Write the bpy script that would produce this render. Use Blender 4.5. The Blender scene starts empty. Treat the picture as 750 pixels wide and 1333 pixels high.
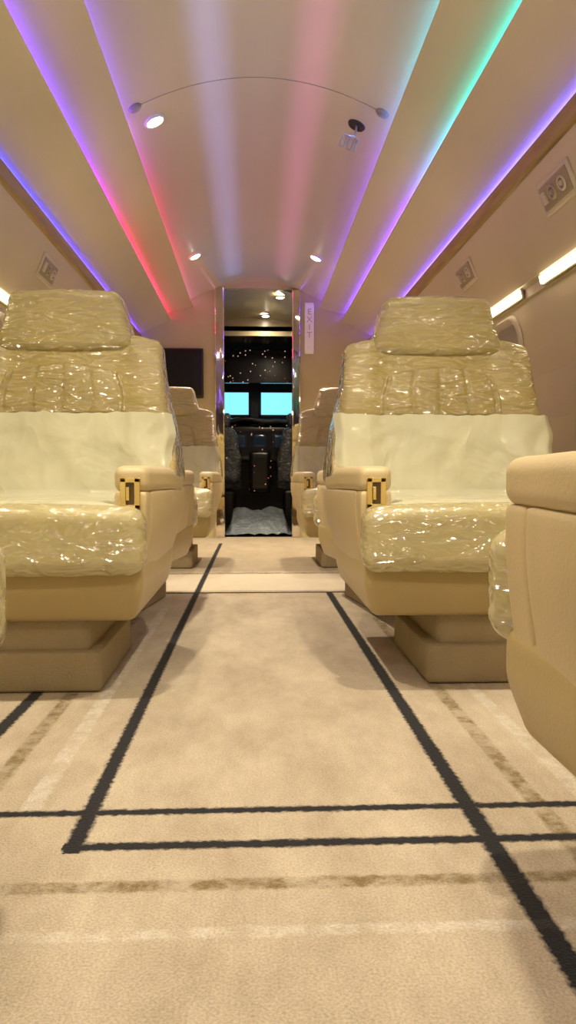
import bpy, bmesh, math, random
from mathutils import Vector, Matrix, noise
random.seed(4)
S = bpy.context.scene
C = S.collection
PI = math.pi
X0 = .03           # cabin centre line
CAMH = .55
S.view_settings.view_transform = 'Standard'

# ------------------------------------------------------------------ materials
def new_mat(name):
    m = bpy.data.materials.new(name); m.use_nodes = True
    nt = m.node_tree
    return m, nt, nt.nodes['Principled BSDF']

def mat(name, col, rough=.5, metal=0, var=.06, vs=6, bump=0, bs=60, stretch=(1,1,1), coat=0, cr=.1,
        emis=None, es=0, sheen=0, spec=.5):
    m, nt, b = new_mat(name)
    N, L = nt.nodes, nt.links
    tc = N.new('ShaderNodeTexCoord')
    mp = N.new('ShaderNodeMapping'); mp.inputs['Scale'].default_value = stretch
    L.new(tc.outputs['Object'], mp.inputs['Vector'])
    n = N.new('ShaderNodeTexNoise'); n.inputs['Scale'].default_value = vs; n.inputs['Detail'].default_value = 4
    L.new(mp.outputs[0], n.inputs['Vector'])
    r = N.new('ShaderNodeValToRGB')
    r.color_ramp.elements[0].position = .3; r.color_ramp.elements[1].position = .7
    r.color_ramp.elements[0].color = [c*(1-var) for c in col]+[1]
    r.color_ramp.elements[1].color = [min(1,c*(1+var)) for c in col]+[1]
    L.new(n.outputs['Fac'], r.inputs[0]); L.new(r.outputs[0], b.inputs['Base Color'])
    b.inputs['Roughness'].default_value = rough
    b.inputs['Metallic'].default_value = metal
    b.inputs['Specular IOR Level'].default_value = spec
    b.inputs['Coat Weight'].default_value = coat
    b.inputs['Coat Roughness'].default_value = cr
    b.inputs['Sheen Weight'].default_value = sheen
    if bump:
        n2 = N.new('ShaderNodeTexNoise'); n2.inputs['Scale'].default_value = bs; n2.inputs['Detail'].default_value = 3
        L.new(mp.outputs[0], n2.inputs['Vector'])
        bp = N.new('ShaderNodeBump'); bp.inputs['Strength'].default_value = bump; bp.inputs['Distance'].default_value = .01
        L.new(n2.outputs['Fac'], bp.inputs['Height']); L.new(bp.outputs[0], b.inputs['Normal'])
    if emis:
        b.inputs['Emission Color'].default_value = list(emis)+[1]; b.inputs['Emission Strength'].default_value = es
        if es < 1.5: m.cycles.emission_sampling = 'NONE'
    return m

def wrap_mat(name, col, stretch=(1.9,1.9,7), dist=.056, rough=.45, base_bump=.015, ior=2.4, cr=.10, crease=1.0, scale=4.2):
    """leather or cloth under tight clear plastic film: the film is the clear coat with its own creased normal"""
    m, nt, b = new_mat(name)
    N, L = nt.nodes, nt.links
    tc = N.new('ShaderNodeTexCoord')
    mp = N.new('ShaderNodeMapping'); mp.inputs['Scale'].default_value = stretch
    mp.inputs['Rotation'].default_value = (.1,.2,.1)
    L.new(tc.outputs['Object'], mp.inputs['Vector'])
    n = N.new('ShaderNodeTexNoise'); n.inputs['Scale'].default_value = scale; n.inputs['Detail'].default_value = 3
    n.inputs['Distortion'].default_value = .6
    L.new(mp.outputs[0], n.inputs['Vector'])
    mp2 = N.new('ShaderNodeMapping'); mp2.inputs['Scale'].default_value = (stretch[0]*1.3, stretch[1]*1.3, stretch[2]*.85)
    mp2.inputs['Rotation'].default_value = (.2,-.5,.3)
    L.new(tc.outputs['Object'], mp2.inputs['Vector'])
    k = N.new('ShaderNodeTexNoise'); k.inputs['Scale'].default_value = scale*1.1; k.inputs['Detail'].default_value = 1.5
    k.inputs['Distortion'].default_value = .5
    L.new(mp2.outputs[0], k.inputs['Vector'])
    a1 = N.new('ShaderNodeMath'); a1.operation = 'SUBTRACT'; a1.inputs[1].default_value = .5; L.new(k.outputs['Fac'], a1.inputs[0])
    a2 = N.new('ShaderNodeMath'); a2.operation = 'ABSOLUTE'; L.new(a1.outputs[0], a2.inputs[0])
    mu = N.new('ShaderNodeMath'); mu.operation = 'MULTIPLY_ADD'
    L.new(a2.outputs[0], mu.inputs[0]); mu.inputs[1].default_value = -1.3*crease; L.new(n.outputs['Fac'], mu.inputs[2])
    bp = N.new('ShaderNodeBump'); bp.inputs['Strength'].default_value = 1; bp.inputs['Distance'].default_value = dist
    L.new(mu.outputs[0], bp.inputs['Height'])
    L.new(bp.outputs[0], b.inputs['Coat Normal'])
    bp2 = N.new('ShaderNodeBump'); bp2.inputs['Strength'].default_value = base_bump; bp2.inputs['Distance'].default_value = .02
    L.new(mu.outputs[0], bp2.inputs['Height']); L.new(bp2.outputs[0], b.inputs['Normal'])
    n3 = N.new('ShaderNodeTexNoise'); n3.inputs['Scale'].default_value = 6; L.new(tc.outputs['Object'], n3.inputs['Vector'])
    r = N.new('ShaderNodeValToRGB')
    r.color_ramp.elements[0].position = .3; r.color_ramp.elements[1].position = .7
    r.color_ramp.elements[0].color = [c*.92 for c in col]+[1]
    r.color_ramp.elements[1].color = [min(1,c*1.06) for c in col]+[1]
    L.new(n3.outputs['Fac'], r.inputs[0]); L.new(r.outputs[0], b.inputs['Base Color'])
    b.inputs['Roughness'].default_value = rough
    b.inputs['Coat Weight'].default_value = 1; b.inputs['Coat Roughness'].default_value = cr; b.inputs['Coat IOR'].default_value = ior
    return m

def led_mat(name, stops, strength):
    m, nt, b = new_mat(name)
    N, L = nt.nodes, nt.links
    g = N.new('ShaderNodeNewGeometry'); s = N.new('ShaderNodeSeparateXYZ'); L.new(g.outputs['Position'], s.inputs[0])
    d = N.new('ShaderNodeMath'); d.operation = 'DIVIDE'; d.inputs[1].default_value = 7; L.new(s.outputs['Y'], d.inputs[0])
    r = N.new('ShaderNodeValToRGB')
    els = r.color_ramp.elements
    els[0].position = stops[0][0]/7; els[0].color = list(stops[0][1])+[1]
    els[1].position = stops[-1][0]/7; els[1].color = list(stops[-1][1])+[1]
    for p, c in stops[1:-1]:
        e = els.new(p/7); e.color = list(c)+[1]
    L.new(d.outputs[0], r.inputs[0]); L.new(r.outputs[0], b.inputs['Emission Color'])
    b.inputs['Emission Strength'].default_value = strength
    b.inputs['Base Color'].default_value = (.8,.8,.8,1)
    return m

def carpet_mat():
    m, nt, b = new_mat('carpet')
    N, L = nt.nodes, nt.links
    g = N.new('ShaderNodeNewGeometry')
    ns = N.new('ShaderNodeTexNoise'); ns.inputs['Scale'].default_value = 90; ns.inputs['Detail'].default_value = 2
    L.new(g.outputs['Position'], ns.inputs['Vector'])
    sub = N.new('ShaderNodeVectorMath'); sub.operation = 'SUBTRACT'; sub.inputs[1].default_value = (.5,.5,.5)
    L.new(ns.outputs['Color'], sub.inputs[0])
    sc = N.new('ShaderNodeVectorMath'); sc.operation = 'SCALE'; sc.inputs['Scale'].default_value = .014
    L.new(sub.outputs[0], sc.inputs[0])
    ad = N.new('ShaderNodeVectorMath'); ad.operation = 'ADD'
    L.new(g.outputs['Position'], ad.inputs[0]); L.new(sc.outputs[0], ad.inputs[1])
    s = N.new('ShaderNodeSeparateXYZ'); L.new(ad.outputs[0], s.inputs[0])
    def mth(op, a, bb, c=None, clamp=False):
        n = N.new('ShaderNodeMath'); n.operation = op; n.use_clamp = clamp
        for i, v in enumerate((a, bb, c)):
            if v is None: continue
            if isinstance(v, (int, float)): n.inputs[i].default_value = v
            else: L.new(v, n.inputs[i])
        return n.outputs[0]
    def stripe(axis, c, w, a, bb):
        u, v = (s.outputs['X'], s.outputs['Y']) if axis == 'V' else (s.outputs['Y'], s.outputs['X'])
        d = mth('ABSOLUTE', mth('SUBTRACT', u, c), None)
        k = mth('MULTIPLY_ADD', d, -1/.007, (w/2+.0035)/.007, True)
        return mth('MULTIPLY', k, mth('COMPARE', v, (a+bb)/2, (bb-a)/2))
    def union(lst):
        o = lst[0]
        for q in lst[1:]: o = mth('MAXIMUM', o, q)
        return o
    dark = union([stripe('V', -.268, .028, 1.11, 6.3), stripe('V', .357, .031, -2, 3.62),
                  stripe('H', 1.245, .022, -1.2, 1.2), stripe('H', 1.128, .024, -.285, 1.2),
                  stripe('H', 3.62, .035, -1.2, 1.2), stripe('V', -.55, .032, 1.6, 3.6)])
    gold = union([stripe('H', 1.015, .028, -1.2, 1.2), stripe('V', .476, .032, 1.02, 3.0), stripe('V', -.46, .032, 1.25, 3.0),
                  stripe('H', 4.35, .06, -1.2, 1.2)])
    pale = union([stripe('H', .905, .022, -1.2, 1.2), stripe('V', .567, .032, 1.2, 3.2), stripe('V', -.37, .034, 1.25, 3.2)])
    lit_band = stripe('H', 4.0, .62, -1.2, 1.2)  # pool of spotlight on the far carpet, painted into its colour
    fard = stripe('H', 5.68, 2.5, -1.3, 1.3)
    n2 = N.new('ShaderNodeTexNoise'); n2.inputs['Scale'].default_value = 6; n2.inputs['Detail'].default_value = 8; n2.inputs['Roughness'].default_value = .72
    mpc = N.new('ShaderNodeMapping'); mpc.inputs['Scale'].default_value = (1,.45,1); L.new(g.outputs['Position'], mpc.inputs['Vector'])
    L.new(mpc.outputs[0], n2.inputs['Vector'])
    n3 = N.new('ShaderNodeTexNoise'); n3.inputs['Scale'].default_value = 20; n3.inputs['Detail'].default_value = 7; n3.inputs['Roughness'].default_value = .75
    L.new(g.outputs['Position'], n3.inputs['Vector'])
    brk = mth('MULTIPLY_ADD', n3.outputs['Fac'], 6, -2.6, True)
    base = N.new('ShaderNodeValToRGB')
    base.color_ramp.elements[0].position = .36; base.color_ramp.elements[1].position = .64
    base.color_ramp.elements[0].color = (.49,.415,.325,1); base.color_ramp.elements[1].color = (.69,.605,.495,1)
    L.new(n2.outputs['Fac'], base.inputs[0])
    cur = base.outputs[0]
    for mask, col in ((mth('MULTIPLY', lit_band, .65), (.94,.86,.71,1)),
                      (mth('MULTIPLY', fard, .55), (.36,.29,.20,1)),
                      (mth('MULTIPLY', gold, mth('MULTIPLY_ADD', brk, .72, .16)), (.21,.145,.05,1)),
                      (mth('MULTIPLY', pale, mth('MULTIPLY_ADD', brk, .42, .05)), (.92,.90,.88,1)),
                      (mth('MULTIPLY', dark, .97), (.008,.011,.022,1))):
        mx = N.new('ShaderNodeMixRGB'); L.new(mask, mx.inputs[0]); L.new(cur, mx.inputs[1]); mx.inputs[2].default_value = col
        cur = mx.outputs[0]
    n4 = N.new('ShaderNodeTexNoise'); n4.inputs['Scale'].default_value = 280; n4.inputs['Detail'].default_value = 3
    L.new(g.outputs['Position'], n4.inputs['Vector'])
    rr = N.new('ShaderNodeValToRGB'); rr.color_ramp.elements[0].position = .3; rr.color_ramp.elements[1].position = .65
    rr.color_ramp.elements[0].color = (.62,.60,.56,1); rr.color_ramp.elements[1].color = (1,1,1,1)
    L.new(n4.outputs['Fac'], rr.inputs[0])
    sp = N.new('ShaderNodeMixRGB'); sp.blend_type = 'MULTIPLY'; sp.inputs[0].default_value = .75
    L.new(cur, sp.inputs[1]); L.new(rr.outputs[0], sp.inputs[2])
    L.new(sp.outputs[0], b.inputs['Base Color'])
    bp = N.new('ShaderNodeBump'); bp.inputs['Strength'].default_value = .5; bp.inputs['Distance'].default_value = .006
    L.new(n4.outputs['Fac'], bp.inputs['Height']); L.new(bp.outputs[0], b.inputs['Normal'])
    b.inputs['Sheen Weight'].default_value = .1
    b.inputs['Specular IOR Level'].default_value = .12
    sh = union([gold, pale]); L.new(mth('MULTIPLY_ADD', sh, -.45, .95), b.inputs['Roughness'])
    return m

def dots_mat(name, scale, thr, strength):
    m, nt, b = new_mat(name)
    m.cycles.emission_sampling = 'NONE'
    N, L = nt.nodes, nt.links
    tc = N.new('ShaderNodeTexCoord')
    v = N.new('ShaderNodeTexVoronoi'); v.inputs['Scale'].default_value = scale; v.inputs['Randomness'].default_value = 1
    L.new(tc.outputs['Object'], v.inputs['Vector'])
    lt = N.new('ShaderNodeMath'); lt.operation = 'LESS_THAN'; lt.inputs[1].default_value = .24; L.new(v.outputs['Distance'], lt.inputs[0])
    s = N.new('ShaderNodeSeparateColor'); L.new(v.outputs['Color'], s.inputs[0])
    gt = N.new('ShaderNodeMath'); gt.operation = 'GREATER_THAN'; gt.inputs[1].default_value = thr; L.new(s.outputs[0], gt.inputs[0])
    mu = N.new('ShaderNodeMath'); mu.operation = 'MULTIPLY'; L.new(lt.outputs[0], mu.inputs[0]); L.new(gt.outputs[0], mu.inputs[1])
    m2 = N.new('ShaderNodeMath'); m2.operation = 'MULTIPLY'; m2.inputs[1].default_value = strength; L.new(mu.outputs[0], m2.inputs[0])
    r = N.new('ShaderNodeValToRGB')
    r.color_ramp.elements[0].color = (.8,.10,.14,1); r.color_ramp.elements[1].color = (.8,.6,.5,1)
    e = r.color_ramp.elements.new(.5); e.color = (1,.5,.3,1)
    L.new(s.outputs[1], r.inputs[0]); L.new(r.outputs[0], b.inputs['Emission Color'])
    L.new(m2.outputs[0], b.inputs['Emission Strength'])
    b.inputs['Base Color'].default_value = (.015,.013,.013,1); b.inputs['Roughness'].default_value = .2
    return m

def wood_mat(name, c1, c2, rough=.25, coat=0):
    m, nt, b = new_mat(name)
    N, L = nt.nodes, nt.links
    tc = N.new('ShaderNodeTexCoord'); mp = N.new('ShaderNodeMapping'); mp.inputs['Scale'].default_value = (8,.6,8)
    L.new(tc.outputs['Object'], mp.inputs[0])
    w = N.new('ShaderNodeTexNoise'); w.inputs['Scale'].default_value = 4; w.inputs['Detail'].default_value = 6; w.inputs['Distortion'].default_value = .6
    L.new(mp.outputs[0], w.inputs['Vector'])
    r = N.new('ShaderNodeValToRGB'); r.color_ramp.elements[0].position = .3; r.color_ramp.elements[1].position = .7
    r.color_ramp.elements[0].color = list(c1)+[1]; r.color_ramp.elements[1].color = list(c2)+[1]
    L.new(w.outputs['Fac'], r.inputs[0]); L.new(r.outputs[0], b.inputs['Base Color'])
    b.inputs['Roughness'].default_value = rough; b.inputs['Coat Weight'].default_value = coat
    return m

M = dict(
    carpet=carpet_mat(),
    plinth=mat('plinth_carpet', (.38,.31,.20), .95, bump=.5, bs=220, sheen=.05, spec=.1),
    ceil=mat('ceiling_panel', (.69,.61,.42), .32, var=.02, vs=2, coat=1, cr=.2),
    sidewall=mat('sidewall_panel', (.65,.56,.35), .42, var=.03, vs=2),
    bulk=mat('bulkhead_leather', (.54,.47,.27), .5, var=.04, bump=.1, bs=90),
    aft=mat('aft_wall_dark', (.16,.12,.08), .8),  # unseen aft wall, coloured dark to cut bounce light
    wood=wood_mat('wood_trim', (.30,.195,.06), (.44,.30,.11), .5),
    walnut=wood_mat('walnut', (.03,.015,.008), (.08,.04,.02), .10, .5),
    leather=mat('cream_leather', (.61,.50,.295), .42, var=.04, vs=4, bump=.12, bs=180),
    shell=mat('shell_leather', (.47,.37,.175), .38, var=.04, vs=4, bump=.08, bs=180),
    wrapL=wrap_mat('wrapped_leather', (.37,.295,.10)),
    wrapP=wrap_mat('wrapped_stitching', (.33,.26,.085), dist=.042),
    wrapH=wrap_mat('wrapped_headrest', (.38,.31,.115)),
    wrapC=wrap_mat('wrapped_cushion', (.49,.43,.21), (1.9,1.9,5), .040),
    cover=wrap_mat('white_cover', (.58,.565,.405), (1.6,1.6,1.6), .016, .65, .6, 1.35, .2, 1, 3.2),
    gold=mat('gold', (.98,.76,.36), .16, 1),
    recessb=mat('ashtray_recess', (.09,.05,.02), .3, coat=.5),
    black=mat('black_slot', (.03,.02,.015), .5),
    screen=mat('screen_black', (.012,.011,.012), .35, spec=.2),
    chrome=mat('polished_jamb', (.72,.66,.60), .04, 1, var=.2, vs=9, bump=.5, bs=4, stretch=(1,1,.35)),
    white=mat('white_plastic', (.8,.76,.68), .4),
    cream=mat('cream_plastic', (.62,.55,.39), .35),
    recess=mat('recess_plastic', (.36,.29,.17), .4),
    knob=mat('knob_plastic', (.46,.38,.24), .3),
    grey=mat('grey_plastic', (.30,.27,.24), .5),
    cable=mat('pale_cable', (.50,.45,.38), .5),
    seam=mat('seam_grey', (.42,.38,.30), .5),
    lamp=mat('lamp_lens', (1,.9,.7), .3, emis=(1,.90,.70), es=40),
    bar=mat('bar_diffuser', (1,.9,.75), .4, emis=(1,.84,.54), es=10),
    shade=mat('window_shade', (.34,.30,.22), .6, var=.05, stretch=(1,1,30), vs=6),
    day=mat('windshield_glow', (.3,.5,.6), .2, emis=(.20,.68,1.0), es=1.45),
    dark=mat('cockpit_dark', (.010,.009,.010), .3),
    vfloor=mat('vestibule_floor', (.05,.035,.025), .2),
    vceil=mat('vestibule_ceiling', (.58,.48,.31), .3, coat=.6, cr=.2),
    sheet=wrap_mat('plastic_sheet', (.24,.29,.34), (3,3,3), .08, base_bump=.3),
    pseat=wrap_mat('pilot_seat_wrap', (.04,.04,.05), (3,3,6), .06),
    dots=dots_mat('switch_panel', 34, .72, .9),
    dots2=dots_mat('instrument_face', 30, .82, .8),
    dsp=mat('display_screen', (.01,.01,.015), .1, emis=(.15,.3,.45), es=.03),
    letter=mat('sign_letter', (.48,.33,.32), .5),
    signp=mat('sign_plate', (.80,.74,.70), .2, emis=(1,.85,.8), es=.08, coat=.5),
)
PUR = (.12,.04,1); PURL = (.17,.07,1); RED = (.55,.01,.12); TEAL = (.0,.38,.44); BLU = (.05,.05,1); CY = (.03,.40,.75); BV = (.11,.09,1)

# ------------------------------------------------------------------ helpers
def link(name, bm, m, parent=None, smooth=True):
    me = bpy.data.meshes.new(name); bmesh.ops.recalc_face_normals(bm, faces=bm.faces[:])
    bm.to_mesh(me); bm.free()
    me.materials.append(m)
    for p in me.polygons: p.use_smooth = smooth
    o = bpy.data.objects.new(name, me); C.objects.link(o)
    if parent: o.parent = parent
    return o
def thing(name, label, cat, loc=(0,0,0), rotz=0, group=None):
    o = bpy.data.objects.new(name, None); C.objects.link(o); o.empty_display_size = .1
    o.location = loc; o.rotation_euler = (0,0,rotz)
    o['label'] = label; o['category'] = cat
    if group: o['group'] = group
    return o
def tag(o, label, cat, group=None):
    o['label'] = label; o['category'] = cat
    if group: o['group'] = group
    return o
def struct(name, bm, m, smooth=False, parent=None, label=None, cat=None):
    o = link(name, bm, m, parent, smooth)
    if not parent:
        o['kind'] = 'structure'
        if label: o['label'] = label
        if cat: o['category'] = cat
    return o
def copy_tree(o, parent=None):
    c = o.copy(); C.objects.link(c)
    if parent: c.parent = parent
    for ch in [q for q in bpy.data.objects if q.parent == o]: copy_tree(ch, c)
    return c

def rb(s, r, c=(0,0,0), n=10, f=None, disp=None):
    """rounded box, optional point deform f and displacement along the normal"""
    bm = bmesh.new()
    hs = [v/2 for v in s]
    r = min(r, *[h*.999 for h in hs])
    def sp(t): return .45*t+.55*math.sin(t*PI/2)
    T = [sp(-1+2*i/n) for i in range(n+1)]
    cache = {}
    def vert(p):
        q = []
        for i in range(3):
            ihs = hs[i]-r
            q.append(max(-ihs, min(ihs, p[i]*hs[i])))
        P = Vector([p[i]*hs[i] for i in range(3)]); Q = Vector(q)
        d = P-Q
        if d.length > 1e-9: P = Q+d.normalized()*r
        P += Vector(c)
        k = (round(p[0],5), round(p[1],5), round(p[2],5))
        if k not in cache:
            if f: P = Vector(f(P.x, P.y, P.z))
            cache[k] = bm.verts.new(P)
        return cache[k]
    for ax in range(3):
        for sg in (-1, 1):
            for i in range(n):
                for j in range(n):
                    vs = []
                    for (a, b) in ((i,j),(i+1,j),(i+1,j+1),(i,j+1)):
                        p = [0,0,0]; p[ax] = sg; p[(ax+1)%3] = T[a]; p[(ax+2)%3] = T[b]
                        vs.append(vert(p))
                    if sg < 0: vs.reverse()
                    bm.faces.new(vs)
    if disp:
        bm.normal_update()
        off = [(v, v.normal.copy()*disp(v.co)) for v in bm.verts]
        for v, o in off: v.co += o
    return bm
def merge(*bms):
    out = bmesh.new()
    for b in bms:
        me = bpy.data.meshes.new('tmp'); b.to_mesh(me); b.free(); out.from_mesh(me); bpy.data.meshes.remove(me)
    return out
def bx(x0,x1,y0,y1,z0,z1, bev=.004):
    bm = bmesh.new(); bmesh.ops.create_cube(bm, size=1)
    for v in bm.verts:
        v.co = Vector(((x0+x1)/2+v.co.x*(x1-x0), (y0+y1)/2+v.co.y*(y1-y0), (z0+z1)/2+v.co.z*(z1-z0)))
    if bev: bmesh.ops.bevel(bm, geom=bm.edges[:], offset=bev, segments=2, affect='EDGES', profile=.6)
    return bm
def lathe(prof, seg=28, mtx=None):
    """profile (r,z) spun around z"""
    bm = bmesh.new(); rings = []
    for (r, z) in prof:
        if r < 1e-6: rings.append([bm.verts.new((0,0,z))])
        else: rings.append([bm.verts.new((r*math.cos(2*PI*k/seg), r*math.sin(2*PI*k/seg), z)) for k in range(seg)])
    for a, b in zip(rings, rings[1:]):
        for k in range(seg):
            k2 = (k+1)%seg
            if len(a) == 1 and len(b) == 1: continue
            if len(a) == 1: bm.faces.new((a[0], b[k], b[k2]))
            elif len(b) == 1: bm.faces.new((a[k], b[0], a[k2]))
            else: bm.faces.new((a[k], b[k], b[k2], a[k2]))
    if mtx: bmesh.ops.transform(bm, matrix=mtx, verts=bm.verts[:])
    return bm
def tube(pts, r, seg=8):
    bm = bmesh.new(); pts = [Vector(p) for p in pts]; prev = None; rings = []
    for i, p in enumerate(pts):
        t = (pts[min(i+1,len(pts)-1)]-pts[max(i-1,0)]).normalized()
        if prev is None:
            u = t.orthogonal().normalized()
        else:
            u = (prev-t*prev.dot(t)); u = u.normalized() if u.length > 1e-6 else t.orthogonal().normalized()
        prev = u; w = t.cross(u)
        rings.append([bm.verts.new(p+u*r*math.cos(2*PI*k/seg)+w*r*math.sin(2*PI*k/seg)) for k in range(seg)])
    for a, b in zip(rings, rings[1:]):
        for k in range(seg): bm.faces.new((a[k], a[(k+1)%seg], b[(k+1)%seg], b[k]))
    bm.faces.new(rings[0]); bm.faces.new(rings[-1][::-1])
    return bm
def sheet(pts, y0, y1, ny=1, x0=X0, th=0):
    bm = bmesh.new(); rows = []
    for j in range(ny+1):
        y = y0+(y1-y0)*j/ny
        rows.append([bm.verts.new((x0+x, y, z)) for x, z in pts])
    for a, b in zip(rows, rows[1:]):
        for i in range(len(pts)-1): bm.faces.new((a[i], a[i+1], b[i+1], b[i]))
    return bm
def poly(pts, y0, y1):
    """polygon in the xz plane with thickness along y"""
    bm = bmesh.new()
    a = [bm.verts.new((x, y0, z)) for x, z in pts]; b = [bm.verts.new((x, y1, z)) for x, z in pts]
    bm.faces.new(a); bm.faces.new(b[::-1])
    n = len(pts)
    for i in range(n): bm.faces.new((a[i], b[i], b[(i+1)%n], a[(i+1)%n]))
    return bm

# ------------------------------------------------------------------ the cabin shell
YA, YF = -2.5, 6.9
def dome(x): return 2.27-.16*(x/.575)**2
DR = [(.575*i/24, dome(.575*i/24)) for i in range(25)]
# real light coves: each outboard panel ends in a shelf that hides the lamp strip lying on it
CE = DR+[(.606,2.090),(.608,2.056),(.566,2.053),(.561,2.048),(.757,1.992),(.800,1.980),(.802,1.942),(.760,1.939),(.755,1.934),
         (.995,1.822),(1.040,1.806),(1.042,1.776)]
full = [(-x, z) for x, z in CE[::-1]]+CE[1:]
struct('ceiling', sheet(full, YA, YF), M['ceil'], label='cream vaulted cabin ceiling with stepped panels', cat='ceiling')
WL = [(1.030,1.716),(1.165,1.395),(1.19,1.385),(1.195,1.345),(1.21,1.34),(1.235,1.2),(1.26,1.0),(1.26,.8),(1.235,.55),(1.20,.50),(1.12,0)]
for sg, nm in ((-1,'wall_left'),(1,'wall_right')):
    struct(nm, sheet([(sg*x, z) for x, z in WL], YA, YF), M['sidewall'], label='beige curved cabin sidewall on the %s' % nm[5:], cat='wall')
for sg, nm in ((-1,'trim_1'),(1,'trim_2')):
    pts = [(1.046,1.775),(1.003,1.777),(.999,1.772),(1.001,1.762),(1.010,1.722),(1.019,1.712),(1.036,1.711)]
    struct(nm, sheet([(sg*x, z) for x, z in pts], YA, YF), M['wood'], label='brown wood trim rail under the lowest ceiling light on the %s' % ('left' if sg<0 else 'right'), cat='trim')
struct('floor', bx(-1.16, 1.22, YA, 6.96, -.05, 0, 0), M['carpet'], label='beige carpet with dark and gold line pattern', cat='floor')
# aft wall and forward bulkhead
OUT = DR+[(.615,2.09),(.62,2.05),(.81,1.98),(.815,1.94),(1.05,1.81),(1.055,1.74)]
outline = [(X0-x, z) for x, z in OUT[::-1]]+[(X0+x, z) for x, z in OUT[1:]]
struct('wall_aft', poly([(X0-x, z) for x, z in WL[::-1]]+outline+[(X0+x, z) for x, z in WL], YA-.05, YA), M['aft'], label='dark brown wall closing the cabin behind the viewer', cat='wall')
DL, DRr, DT = -.285, .375, 2.215
lp = [(DL,0),(DL,dome(DL-X0))]+[(X0-x, z) for x, z in OUT if x > .33]+[(X0-x, z) for x, z in WL]
rp = [(DRr,0),(DRr,dome(DRr-X0))]+[(X0+x, z) for x, z in OUT if x > .36]+[(X0+x, z) for x, z in WL]
hp = [(DL,DT),(DL,dome(DL-X0))]+[(X0+.04*i, dome(.04*i)) for i in range(-7,9)]+[(DRr,dome(DRr-X0)),(DRr,DT)]
bmf = merge(poly(lp, YF, YF+.06), poly(rp, YF, YF+.06), poly(hp, YF, YF+.06))
struct('wall_forward', bmf, M['bulk'], label='beige forward bulkhead with a doorway to the cockpit', cat='wall')
struct('trim_3', bx(DL-.055, DL+.03, YF-.035, YF+.075, 0, 2.22, .01), M['chrome'], label='polished reflective left post of the doorway', cat='trim')
struct('trim_4', bx(DRr-.03, DRr+.045, YF-.035, YF+.075, 0, 2.20, .01), M['chrome'], label='polished reflective right post of the doorway', cat='trim')

# LED strips lying on the cove shelves
def led(x, z, sg, m, label):
    o = link('led_strip', bx(X0+sg*x-.006, X0+sg*x+.006, YA+.02, YF-.02, z, z+.005, 0), m, None, False)
    return tag(o, label, 'light strip', 'coloured ceiling light strips')
LS = 18
led(.594,2.057,-1, led_mat('led_a', [(0,PUR),(3.3,PURL),(4.4,RED),(5.6,RED),(6.4,(.4,.10,.3))], LS), 'ceiling light strip left of the centre panel turning from violet to red')
led(.788,1.943,-1, led_mat('led_b', [(0,PURL),(3.4,PUR),(4.6,RED),(6.3,RED)], LS), 'middle light strip on the left, violet near and red far')
led(1.031,1.778,-1, led_mat('led_c', [(0,BLU),(3.5,BLU),(6.5,PUR)], LS*.7), 'deep blue light strip above the wood trim on the left')
led(.594,2.057,1, led_mat('led_d', [(0,CY),(2.9,CY),(3.8,PURL),(6.5,PUR)], LS), 'ceiling light strip right of the centre panel, turquoise turning violet')
led(.788,1.943,1, led_mat('led_e', [(0,TEAL),(3.0,TEAL),(4.1,PURL),(6.5,PUR)], LS), 'teal green light strip on the right turning violet far away')
led(1.031,1.778,1, led_mat('led_f', [(0,BV),(3,BV),(6.5,PUR)], LS), 'blue violet light strip above the wood trim on the right')
# added narrow area lamps standing in for strip reflections on the glossy centre panel
def streak_lamp(x0, z0, x1, col, power):
    d = Vector((x1-x0, 0, dome(x1-X0)-z0)).normalized()
    zc = -d; yc = Vector((0,1,0)); xc = yc.cross(zc).normalized()
    l = bpy.data.lights.new('added_streak_lamp', 'AREA'); l.shape = 'RECTANGLE'; l.size = .012; l.size_y = 8.8; l.energy = power; l.color = col; l.spread = math.radians(7)
    o = bpy.data.objects.new('added_streak_lamp', l); C.objects.link(o)
    mt = Matrix((xc, yc, zc)).transposed().to_4x4(); mt.translation = Vector((x0, 2.2, z0)); o.matrix_world = mt
streak_lamp(X0+.585, 2.075, X0-.20, (.22,.28,1), 2.6)
streak_lamp(X0-.585, 2.075, X0+.22, (.80,.20,.80), 1.4)

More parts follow.
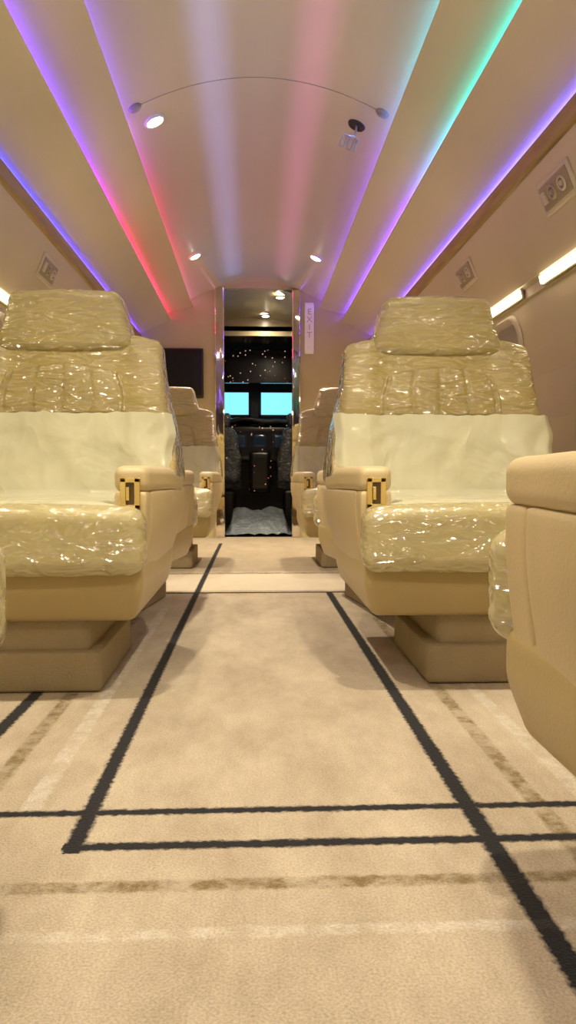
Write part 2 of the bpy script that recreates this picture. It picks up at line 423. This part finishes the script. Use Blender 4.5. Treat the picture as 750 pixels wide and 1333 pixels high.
# windows with closed shades on the side walls
def wall_x(z):
    for (xa, za), (xb, zb) in zip(WL, WL[1:]):
        if zb <= z <= za: return xa+(xb-xa)*(za-z)/(za-zb)
    return 1.2
def wallmap(sg, off):
    def f(x, y, z):      # x is inward offset
        return (X0+sg*(wall_x(max(.05,min(1.6,z)))-off-x), y, z)
    return f
def rrect_ring(hy, hz, r, cy, cz, w, k=8):
    def ring(hy, hz, r):
        pts = []
        for (a, sy, sz) in ((0,1,1),(1,-1,1),(2,-1,-1),(3,1,-1)):
            for i in range(k+1):
                t = (a+i/k)*PI/2
                pts.append((cy+sy*(hy-r)+r*math.cos(t), cz+sz*(hz-r)+r*math.sin(t)))
        return pts
    return ring(hy, hz, r), ring(hy-w, hz-w, max(.01, r-w))
wn = 0
WZ = 1.09
for sg in (-1, 1):
    for cy in (1.0, 1.95, 2.75, 3.78, 4.7, 5.65):
        wn += 1
        f = wallmap(sg, 0)
        o1, i1 = rrect_ring(.20, .235, .12, cy, WZ, .045)
        bm = bmesh.new(); n = len(o1)
        A = [bm.verts.new(f(.002, y, z)) for y, z in o1]
        B = [bm.verts.new(f(.022, y+(cy-y)*.08, z+(WZ-z)*.08)) for y, z in o1]
        D = [bm.verts.new(f(.004, y, z)) for y, z in i1]
        for k in range(n):
            bm.faces.new((A[k],A[(k+1)%n],B[(k+1)%n],B[k])); bm.faces.new((B[k],B[(k+1)%n],D[(k+1)%n],D[k]))
        w = struct('window_%d' % wn, bm, M['cream'], smooth=True, label='rounded cabin window with its shade closed, number %d from the rear on the %s wall' % ((wn-1)%6+1, 'left' if sg<0 else 'right'), cat='window')
        bm = bmesh.new()
        zs = sorted(set(round(z,4) for _, z in i1))
        rows = []
        for z in zs:
            ys = [y for y, zz in i1 if abs(zz-z) < 1e-3]
            rows.append((min(ys), max(ys), z))
        vr = [(bm.verts.new(f(.005, a, z)), bm.verts.new(f(.005, b, z))) for a, b, z in rows]
        for p, q in zip(vr, vr[1:]): bm.faces.new((p[0], p[1], q[1], q[0]))
        struct('window_shade', bm, M['shade'], parent=w)

# ------------------------------------------------------------------ reading light bars, service panels
def slope_mtx(sg, y, px, pz, d):
    dd = Vector((sg*d[0], 0, d[1])).normalized()
    up = -dd
    n = Vector((-sg*abs(dd.z), 0, -abs(dd.x))).normalized()
    xa = up.cross(n).normalized()
    m = Matrix((xa, up, n)).transposed().to_4x4()
    m.translation = Vector((X0+sg*px, y, pz))
    return m
def bar(sg, y0, y1, lab):
    t = thing('light_bar', lab, 'light', group='warm light bars under the overhead panels')
    t.matrix_world = slope_mtx(sg, (y0+y1)/2, 1.184, 1.372, (.012,-.05))
    L = y1-y0
    link('housing', rb((L+.02,.05,.012), .005, (0,0,.004), 6), M['cream'], t)
    link('diffuser', bx(-L/2,L/2,-.017,.017,.001,.019,.004), M['bar'], t, False)
for sg, spans in ((1,((.5,1.2),(1.4,2.1),(2.4,3.2),(3.45,3.95),(4.25,4.85),(5.2,5.8))), (-1,((.5,1.2),(1.4,2.0),(2.1,2.75),(3.0,3.75),(4.15,4.75),(5.1,5.7)))):
    for i, (a, b) in enumerate(spans):
        bar(sg, a, b, 'glowing warm light bar on the %s wall, %s from the rear' % ('left' if sg<0 else 'right', ('first','second','third','fourth','fifth','sixth')[i]))
def psu(sg, y, lab):
    t = thing('service_panel', lab, 'service panel', group='overhead service panels with air nozzle and lamp')
    t.matrix_world = slope_mtx(sg, y, 1.080, 1.598, (.135,-.321))
    link('plate', rb((.28,.125,.014), .006, (0,0,.004), 8), M['cream'], t)
    link('recess', rb((.245,.090,.004), .002, (0,0,.0115), 6), M['recess'], t)
    link('switch', rb((.034,.048,.010), .003, (-.090,0,.016), 6), M['cream'], t)
    for sx, nm in ((-.022,'air_nozzle'),(.066,'reading_lamp')):
        o = link(nm, lathe([(.028,.012),(.028,.018),(.024,.022),(.018,.019),(.015,.014),(.011,.0145),(.010,.022),(.005,.025),(0,.025)], 24, Matrix.Translation((sx,0,0))), M['knob' if nm=='air_nozzle' else 'cream'], t)
        link('bore', lathe([(.0175,.0195),(.015,.0150),(.0115,.0150)], 20, Matrix.Translation((sx,0,.0005))), M['grey'], o)
for sg, ys in ((1,(.4,1.6,2.8,4.0,5.2)), (-1,(.3,1.54,2.78,4.02,5.2))):
    for i, y in enumerate(ys):
        psu(sg, y, 'overhead service panel on the %s with air nozzle and lamp, %s from the rear' % ('left' if sg<0 else 'right', ('first','second','third','fourth','fifth')[i]))

# ------------------------------------------------------------------ ceiling fittings
WARM = (1,.85,.585)
def spot(x, y, z, lab, tilt=0, power=85, cone=120):
    t = thing('ceiling_spotlight', lab, 'light', (x, y, z), 0, 'small round ceiling spotlights')
    t.rotation_euler = (0, tilt, 0)
    link('ring', lathe([(.036,.0),(.037,-.008),(.043,-.011),(.050,-.006),(.051,.006)], 28), M['white'], t)
    link('lens', lathe([(0,-.019),(.016,-.017),(.029,-.010),(.036,.002)], 14), M['lamp'], t)
    l = bpy.data.lights.new('spot_lamp', 'SPOT'); l.energy = power; l.color = WARM; l.spot_size = math.radians(cone); l.spot_blend = .9; l.shadow_soft_size = .035
    o = bpy.data.objects.new('spot_lamp', l); C.objects.link(o); o.location = (x, y, z-.05)
    return t
def dz(x): return dome(x-X0)-.002
def dt(x): return math.atan(2*.16*(x-X0)/.575**2)
spot(-.445, 3.58, dz(-.445), 'round ceiling spotlight beside the left disc of the ceiling arch', dt(-.445), 145, 95)
spot(-.426, 5.75, dz(-.426), 'round ceiling spotlight further forward, left side of the centre panel', dt(-.426), 145, 105)
spot(.468, 5.78, dz(.468), 'round ceiling spotlight further forward, right side of the centre panel', dt(.468), 145, 105)
spot(-.433, 1.45, dz(-.433), 'added unseen round ceiling spotlight above and left of the viewer', dt(-.433), 88, 120)  # out-of-view pair, added to light the front seats and raise glints
spot(.468, 1.45, dz(.468), 'added unseen round ceiling spotlight above and right of the viewer', dt(.468), 88, 120)
spot(-.433, -.4, dz(-.433), 'added unseen round ceiling spotlight behind the viewer on the left', dt(-.433), 42, 150)  # pair behind the camera, added as extra cabin light
spot(.468, -.4, dz(.468), 'added unseen round ceiling spotlight behind the viewer on the right', dt(.468), 42, 150)

t = thing('ceiling_socket', 'open dark lamp hole in the ceiling with a pale folded cable hanging', 'lamp socket', (.48,3.61,dz(.48)), 0)
t.rotation_euler = (0, dt(.48), 0)
link('socket', lathe([(0,-.003),(.034,-.003),(.038,-.009),(.042,-.003),(.043,.004)], 28), M['black'], t)
pts = [(.0,0,0),(.008,-.008,-.03),(.012,-.012,-.055)]
for k in range(5):      # flat zigzag of pale flex
    x = -.036+.018*k
    za, zb = (-.070, -.125) if k % 2 == 0 else (-.125, -.070)
    for q in range(7):
        a = q/6
        pts.append((x+.006*math.sin(a*PI)*(1 if k%2 else -1)*.3, -.018, za+(zb-za)*a))
link('cable', tube(pts, .005), M['cable'], t)
t = thing('ceiling_arch_wire', 'thin arched wire across the ceiling with a grey disc at each end', 'wire', (X0, 3.40, 0))
AX = .552
pts = [(-AX+2*AX*i/40, 0, dome(-AX+2*AX*i/40)-.001) for i in range(41)]
link('wire', tube(pts, .0018), M['seam'], t)
for sx in (-AX, AX):
    e = link('end_disc', lathe([(0,-.012),(.026,-.010),(.031,-.004),(.031,.004)], 24), M['grey'], t)
    e.location = (sx*.97, 0, dome(sx*.97)); e.rotation_euler = (0, dt(X0+sx), 0)

# ------------------------------------------------------------------ seats
def nz(p, s, o=0): return noise.noise(Vector((p.x*s+o, p.y*s, p.z*s)))
def sm(t): t = max(0, min(1, t)); return t*t*(3-2*t)
def flare(y): return .33+.030*sm((y-.12)/.3)
def back_front(z): return .50+.145*max(0,(z-.40))/.6
AY = .09
def make_seat():
    root = thing('cabin_seat', 'x', 'seat')
    pl = link('plinth', rb((.40,.50,.105), .008, (0,.37,.0535), 8), M['plinth'], root)
    link('plinth_step', rb((.34,.44,.10), .008, (0,.36,.145), 8), M['plinth'], pl)
    # lower shell
    def fs(x, y, z):
        t = sm((z-.18)/.10)
        yy = y if y > .4 else y+(1-t)*.045*(.4-y)/.34
        return (x/.33*(.296+.018*t), yy, z)
    link('lower_shell', rb((.66,.77,.155), .026, (0,.435,.2625), 16, fs), M['shell'], root)
    # cushion
    def fc(x, y, z):
        k = 1-.30*sm((y-.07)/.04)
        y2 = y-.018*(1-(x/.33)**2) if y < .2 else y
        z2 = z+.010*(1-(x/.33)**2)*(1 if z > .39 else 0)
        return (x*k, y2, z2)
    link('seat_cushion', rb((.655,.56,.165), .040, (0,.28,.392), 34, fc), M['wrapC'], root)
    # backrest
    def fb(x, y, z):
        t = (z-.36)/.64
        yf = back_front(z); yb = .83-.10*t
        u = (y-.5)/.2          # 0 front, 1 back
        hw = .335-.034*sm((t-.35)/.65)
        X = x/.32*hw
        bol = .022*sm((abs(x)-.17)/.08)*(1-u)*(1 if t < .93 else .5)
        dz_ = -.016*sm((abs(x)-.22)/.10)*sm((t-.8)/.2)
        return (X, yf+(yb-yf)*u-bol-.012*(1-u)*(1-(x/.32)**2), z+dz_)
    link('backrest', rb((.64,.20,.635), .026, (0,.60,.6775), 34, fb), M['wrapL'], root)
    # side wings: the outer shell of the back flares down and forward into the armrests
    for sg in (-1, 1):
        def fw(x, y, z, sg=sg):
            k = sm((.96-z)/.42)
            hw = .300+.059*k
            u = (y+.15)/.30           # 0 front 1 back
            yf = back_front(z)+.028-.11*sm((.72-z)/.22); yb = .845-.11*(z-.36)/.64
            return (sg*(hw-.02+x), yf+(yb-yf)*u, z)
        link('side_wing', rb((.04,.30,.43), .016, (0,0,.742), 20, fw), M['wrapL'], root)
    # stitched centre pad: broad, almost flush, with seams
    def fq(x, y, z):
        t = (z-.745)/.14
        hw = 1-.12*sm((t-.3)/.7)
        X = x*hw
        d = abs(((x/.09)+.5) % 1-.5)*.09
        gro = .009*(1-math.exp(-(d/.006)**2))
        return (X, back_front(z)+y+.001-gro*(1 if y < 0 else 0)+.004*(x/.18)**2, z+.03*math.cos(x/.2*PI/2)*sm(t*1.5))
    link('stitched_pad', rb((.40,.028,.135), .012, (0,0,.806), 56, fq), M['wrapP'], root)
    # headrest, narrower towards the top
    def fh(x, y, z):
        t = (z-.94)/.19
        return (x*(1.05-.19*sm(t)), y-.01*(1-(x/.2)**2)+.012*t, z+.005*(1-(x/.2)**2)*(1 if z > 1 else -1))
    link('headrest', rb((.41,.15,.19), .032, (0,.685,1.037), 34, fh), M['wrapH'], root)
    # protective cloth over lower backrest and seat
    bm = bmesh.new(); rows = []
    path = []
    for i in range(21):
        z = .745-.245*i/20; path.append(('b', z))
    for i in range(1, 21):
        path.append(('s', .47-.46*i/20))
    for kk, (kind, v) in enumerate(path):
        row = []
        for j in range(81):
            u = -1+2*j/80
            if kind == 'b':
                hw = .346-.10*sm((.57-v)/.06)+.010*noise.noise(Vector((v*14, u, 7)))
                x = u*hw
                y = back_front(v)-.027-.022*sm((abs(x)-.17)/.08)+.03*sm((abs(u)-.93)/.07)*(1 if v > .57 else .2)-.03*sm((.70-v)/.2)*sm((abs(u)-.8)/.2)*(1 if v > .57 else 0)
                z = v+(.012*noise.noise(Vector((u*2.5, 1, 1)))+.005*noise.noise(Vector((u*11, 3, 1))))*max(0,1-kk/5)
                y += -.008*noise.noise(Vector((x*7+z*3, z*5, 2)))-.004*(1-2*abs(noise.noise(Vector((x*12-z*9, z*8+x*5, 9)))))
            else:
                hw = .228+.06*sm((.10-v)/.03)
                x = u*hw
                y = v
                z = .481+.010*(1-(x/.33)**2)+.002*noise.noise(Vector((x*9, y*9, 5)))-.02*sm((abs(u)-.9)/.1)-.04*sm((.10-v)/.10)
            row.append(bm.verts.new((x, y, z)))
        rows.append(row)
    for a, b in zip(rows, rows[1:]):
        for j in range(80): bm.faces.new((a[j], a[j+1], b[j+1], b[j]))
    link('seat_cover', bm, M['cover'], root)
    # arms
    for sg in (-1, 1):
        def side(x, y, z, sg, front):
            k = sm((z-.25)/.22)
            fl = 0 if front else flare(y)-.33
            return (sg*(.285+fl*k+x-.020*(1-k)), y, z)
        link('armrest', rb((.086,.64,.068), .024, (.001,AY+.320,.543), 20, lambda x,y,z,sg=sg: (sg*(flare(y)-.045+x), y, z-.010*sm((y-.35)/.35))), M['leather'], root)
        link('side_panel', rb((.06,.651,.262), .008, (.010,AY+.087+.3255,.381), 16, lambda x,y,z,sg=sg: side(x,y,z,sg,False)), M['leather'], root)
        link('arm_front', rb((.080,.083,.262), .009, (.000,AY+.0415,.381), 12, lambda x,y,z,sg=sg: side(x,y,z,sg,True)), M['leather'], root)
        xc = sg*.285; ya = AY-.005
        g = link('ashtray', merge(bx(xc-.025,xc-.010,ya,ya+.012,.468,.546,.002), bx(xc+.010,xc+.025,ya,ya+.012,.468,.546,.002),
                                  bx(xc-.025,xc+.025,ya,ya+.012,.534,.546,.002), bx(xc-.025,xc+.025,ya,ya+.012,.468,.480,.002),
                                  bx(xc-.010,xc-.001,ya-.003,ya+.012,.490,.524,.0015)), M['gold'], root, False)
        link('ashtray_slot', bx(xc-.013,xc+.013,ya+.004,ya+.012,.476,.538,.001), M['recessb'], g, False)
    return root
proto = make_seat()
TH = math.radians(8)
seats = [
    (-.590, 1.83, 0, 0, 'plastic wrapped cream seat facing the viewer, nearest on the left of the aisle'),
    (.600, 1.87, 0, .06, 'plastic wrapped cream seat facing the viewer, nearest on the right of the aisle'),
    (.672, 1.14, PI, 0, 'seat at the right edge seen from its smooth cream leather side, facing away'),
    (-.655, 1.06, PI, 0, 'seat at the left edge facing away, only its wrapped cushion corner in the photo'),
    (-.578, 3.66, PI-TH, 0, 'seat facing forward back to back with the nearest left viewer-facing seat'),
    (.600, 3.66, PI+TH, 0, 'seat facing forward back to back with the nearest right viewer-facing seat'),
    (-.565, 4.45, 0, 0, 'far left viewer-facing wrapped seat, closest to the black wall screen'),
    (.610, 4.45, 0, 0, 'far right viewer-facing wrapped seat, closest to the exit sign'),
]
for i, (x, y, rz, off, lab) in enumerate(seats):
    o = proto if i == 0 else copy_tree(proto)
    o.location = (x, y, 0); o.rotation_euler = (0,0,rz); o['label'] = lab; o['group'] = 'cream leather cabin seats along the aisle'
    if off:
        for ch in [q for q in bpy.data.objects if q.parent == o and q.name.startswith('plinth')]: ch.location.x += off
    if i == 2:   # this armrest is plain, with no gold plate on the aisle side
        for ch in [q for q in bpy.data.objects if q.parent == o and q.name.startswith('ashtray') and q.data.vertices[0].co.x > 0]:
            for g in [q for q in bpy.data.objects if q.parent == ch]: bpy.data.objects.remove(g)
            bpy.data.objects.remove(ch)

# ------------------------------------------------------------------ bulkhead fittings
t = thing('wall_monitor', 'black flat screen on the left of the forward bulkhead', 'screen', (-.72, YF, 1.24))
link('bezel', rb((.56,.03,.44), .008, (0,-.016,.22), 8), M['black'], t)
link('screen', rb((.53,.006,.405), .002, (0,-.032,.225), 4), M['screen'], t)
t = thing('exit_sign', 'tall narrow pale sign reading EXIT right of the doorway', 'sign', (.50, YF, 1.64))
link('plate', rb((.084,.018,.45), .012, (0,-.010,.225), 8), M['signp'], t)
cu = bpy.data.curves.new('exit_text', 'FONT'); cu.body = 'E\nX\nI\nT'; cu.size = .074; cu.align_x = 'CENTER'; cu.extrude = .001; cu.space_line = .92
tmp = bpy.data.objects.new('exit_text', cu); C.objects.link(tmp)
bpy.context.view_layer.update()
dg = bpy.context.evaluated_depsgraph_get()
me = bpy.data.meshes.new_from_object(tmp.evaluated_get(dg)); bpy.data.objects.remove(tmp)
me.materials.clear(); me.materials.append(M['letter'])
lt = bpy.data.objects.new('lettering', me); C.objects.link(lt); lt.parent = t; lt.location = (0,-.0205,.345); lt.rotation_euler = (PI/2,0,0)

# ------------------------------------------------------------------ vestibule and cockpit
VY, CY2 = 8.3, 9.9
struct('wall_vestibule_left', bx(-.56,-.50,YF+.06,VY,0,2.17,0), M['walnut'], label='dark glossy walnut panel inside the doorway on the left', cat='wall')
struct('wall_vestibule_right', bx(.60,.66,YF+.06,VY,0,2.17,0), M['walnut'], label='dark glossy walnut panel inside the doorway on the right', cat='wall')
arch = [(-.58,2.0)]+[(-.56+1.14*i/16, 2.24-.14*((i-8)/8)**2) for i in range(17)]+[(.68,2.0)]
struct('ceiling_vestibule', sheet(arch, YF+.06, VY, x0=0), M['vceil'], True, label='beige arched ceiling inside the doorway', cat='ceiling')
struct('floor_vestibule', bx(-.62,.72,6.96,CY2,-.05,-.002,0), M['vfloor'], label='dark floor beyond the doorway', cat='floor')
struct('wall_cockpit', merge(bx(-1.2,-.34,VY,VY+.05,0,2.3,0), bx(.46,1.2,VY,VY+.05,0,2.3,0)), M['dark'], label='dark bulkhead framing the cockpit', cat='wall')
struct('wall_cockpit_header', bx(-.34,.46,VY,VY+.05,2.05,2.3,0), M['vceil'], label='beige header above the cockpit opening', cat='wall')
struct('wall_cockpit_shell', merge(bx(-1.2,-1.15,VY,CY2,0,2.2,0), bx(1.15,1.2,VY,CY2,0,2.2,0), bx(-1.2,1.2,VY,CY2,2.1,2.15,0), bx(-1.2,1.2,CY2,CY2+.05,0,2.15,0)), M['dark'], label='dark cockpit lining', cat='wall')
for i, (a, b) in enumerate(((-.37,-.06),(.10,.56))):
    w = struct('window_%d' % (13+i), merge(bx(a-.03,a,9.80,9.84,1.30,1.64,.004), bx(b,b+.03,9.80,9.84,1.30,1.64,.004), bx(a-.03,b+.03,9.80,9.84,1.61,1.64,.004), bx(a-.03,b+.03,9.80,9.84,1.30,1.33,.004)),
               M['dark'], label='bright pale blue %s windshield pane of the cockpit' % ('left' if i==0 else 'right'), cat='window')
    struct('pane', bx(a,b,9.82,9.83,1.33,1.61,.0), M['day'], parent=w)
t = thing('instrument_panel', 'dark instrument panel with dim displays below the windshield', 'instrument panel', (.08,9.4,.7))
link('panel_body', rb((1.5,.25,.45), .03, (0,.14,.25), 8), M['dots2'], t)
link('glare_shield', rb((1.56,.34,.05), .02, (0,.1,.52), 20, lambda x,y,z: (x,y,z+.06*noise.noise(Vector((x*5,y*4,1))))), M['dark'], t)
for dx in (-.5,-.25,.0,.25,.5): link('display', rb((.17,.01,.16), .004, (dx,.012,.28), 4), M['dsp'], t)
link('centre_pedestal', rb((.26,.30,.5), .03, (0,-.02,-.1), 8), M['dots2'], t)
tag(link('overhead_panel', bx(-.34,.48,9.2,9.28,1.66,2.05,.01), M['dots'], None, False), 'dark overhead switch panel with tiny red and amber lights', 'switch panel')
for x, lab in ((-.36,'left pilot seat in dull plastic beyond the doorway'),(.49,'right pilot seat in dull plastic beyond the doorway')):
    t = thing('pilot_seat', lab, 'seat', (x, 8.62, 0), 0, 'pilot seats')
    link('backrest', rb((.42,.12,.62), .06, (0,0,.78), 20, lambda x,y,z: (x*(1.05-.3*sm((z-.75)/.35)),y,z), lambda p: .02*nz(p, 9)), M['pseat'], t)
    link('headrest', rb((.22,.09,.17), .044, (0,0,1.17), 12, None, lambda p: .014*nz(p, 12)), M['pseat'], t)
    link('seat_cushion', rb((.44,.44,.12), .04, (0,.24,.46), 10), M['pseat'], t)
    link('seat_base', rb((.30,.32,.40), .02, (0,.2,.2), 6), M['dark'], t)
# crumpled plastic sheet
bm = bmesh.new(); n = 70; g = []
for j in range(n+1):
    r = []
    for i in range(n+1):
        x = -.26+.62*i/n; y = 7.05+1.2*j/n
        e = min(1, min(i, n-i)/6)*min(1, min(j, n-j)/10); e = sm(e)
        z = .012+e*(.03+.19*(j/n)+.04*noise.noise(Vector((x*5, y*4, 1))))+.035*abs(noise.noise(Vector((x*9, y*5, 4))))
        r.append(bm.verts.new((x, y, z)))
    g.append(r)
for j in range(n):
    for i in range(n): bm.faces.new((g[j][i], g[j][i+1], g[j+1][i+1], g[j+1][i]))
tag(link('plastic_sheet', bm, M['sheet']), 'crumpled pale plastic sheet heaped on the floor beyond the doorway', 'plastic sheet')
spot(.25, 7.15, 2.20, 'small ceiling spotlight just inside the doorway', 0, 30, 175)
spot(.13, 8.1, 2.225, 'small ceiling spotlight deeper inside the doorway, nearest the cockpit', 0, 14, 175)

# ------------------------------------------------------------------ world and camera
w = bpy.data.worlds.new('world'); S.world = w; w.use_nodes = True
w.node_tree.nodes['Background'].inputs[0].default_value = (.03,.028,.03,1); w.node_tree.nodes['Background'].inputs[1].default_value = 1
cam = bpy.data.cameras.new('camera'); co = bpy.data.objects.new('camera', cam); C.objects.link(co)
cam.sensor_fit = 'VERTICAL'; cam.sensor_height = 24; cam.lens = 24*1000/1333; cam.clip_start = .02
co.location = (0,0,CAMH)
co.rotation_euler = (PI/2-math.atan(46.5/1000), 0, -math.atan(45/1000))
S.camera = co
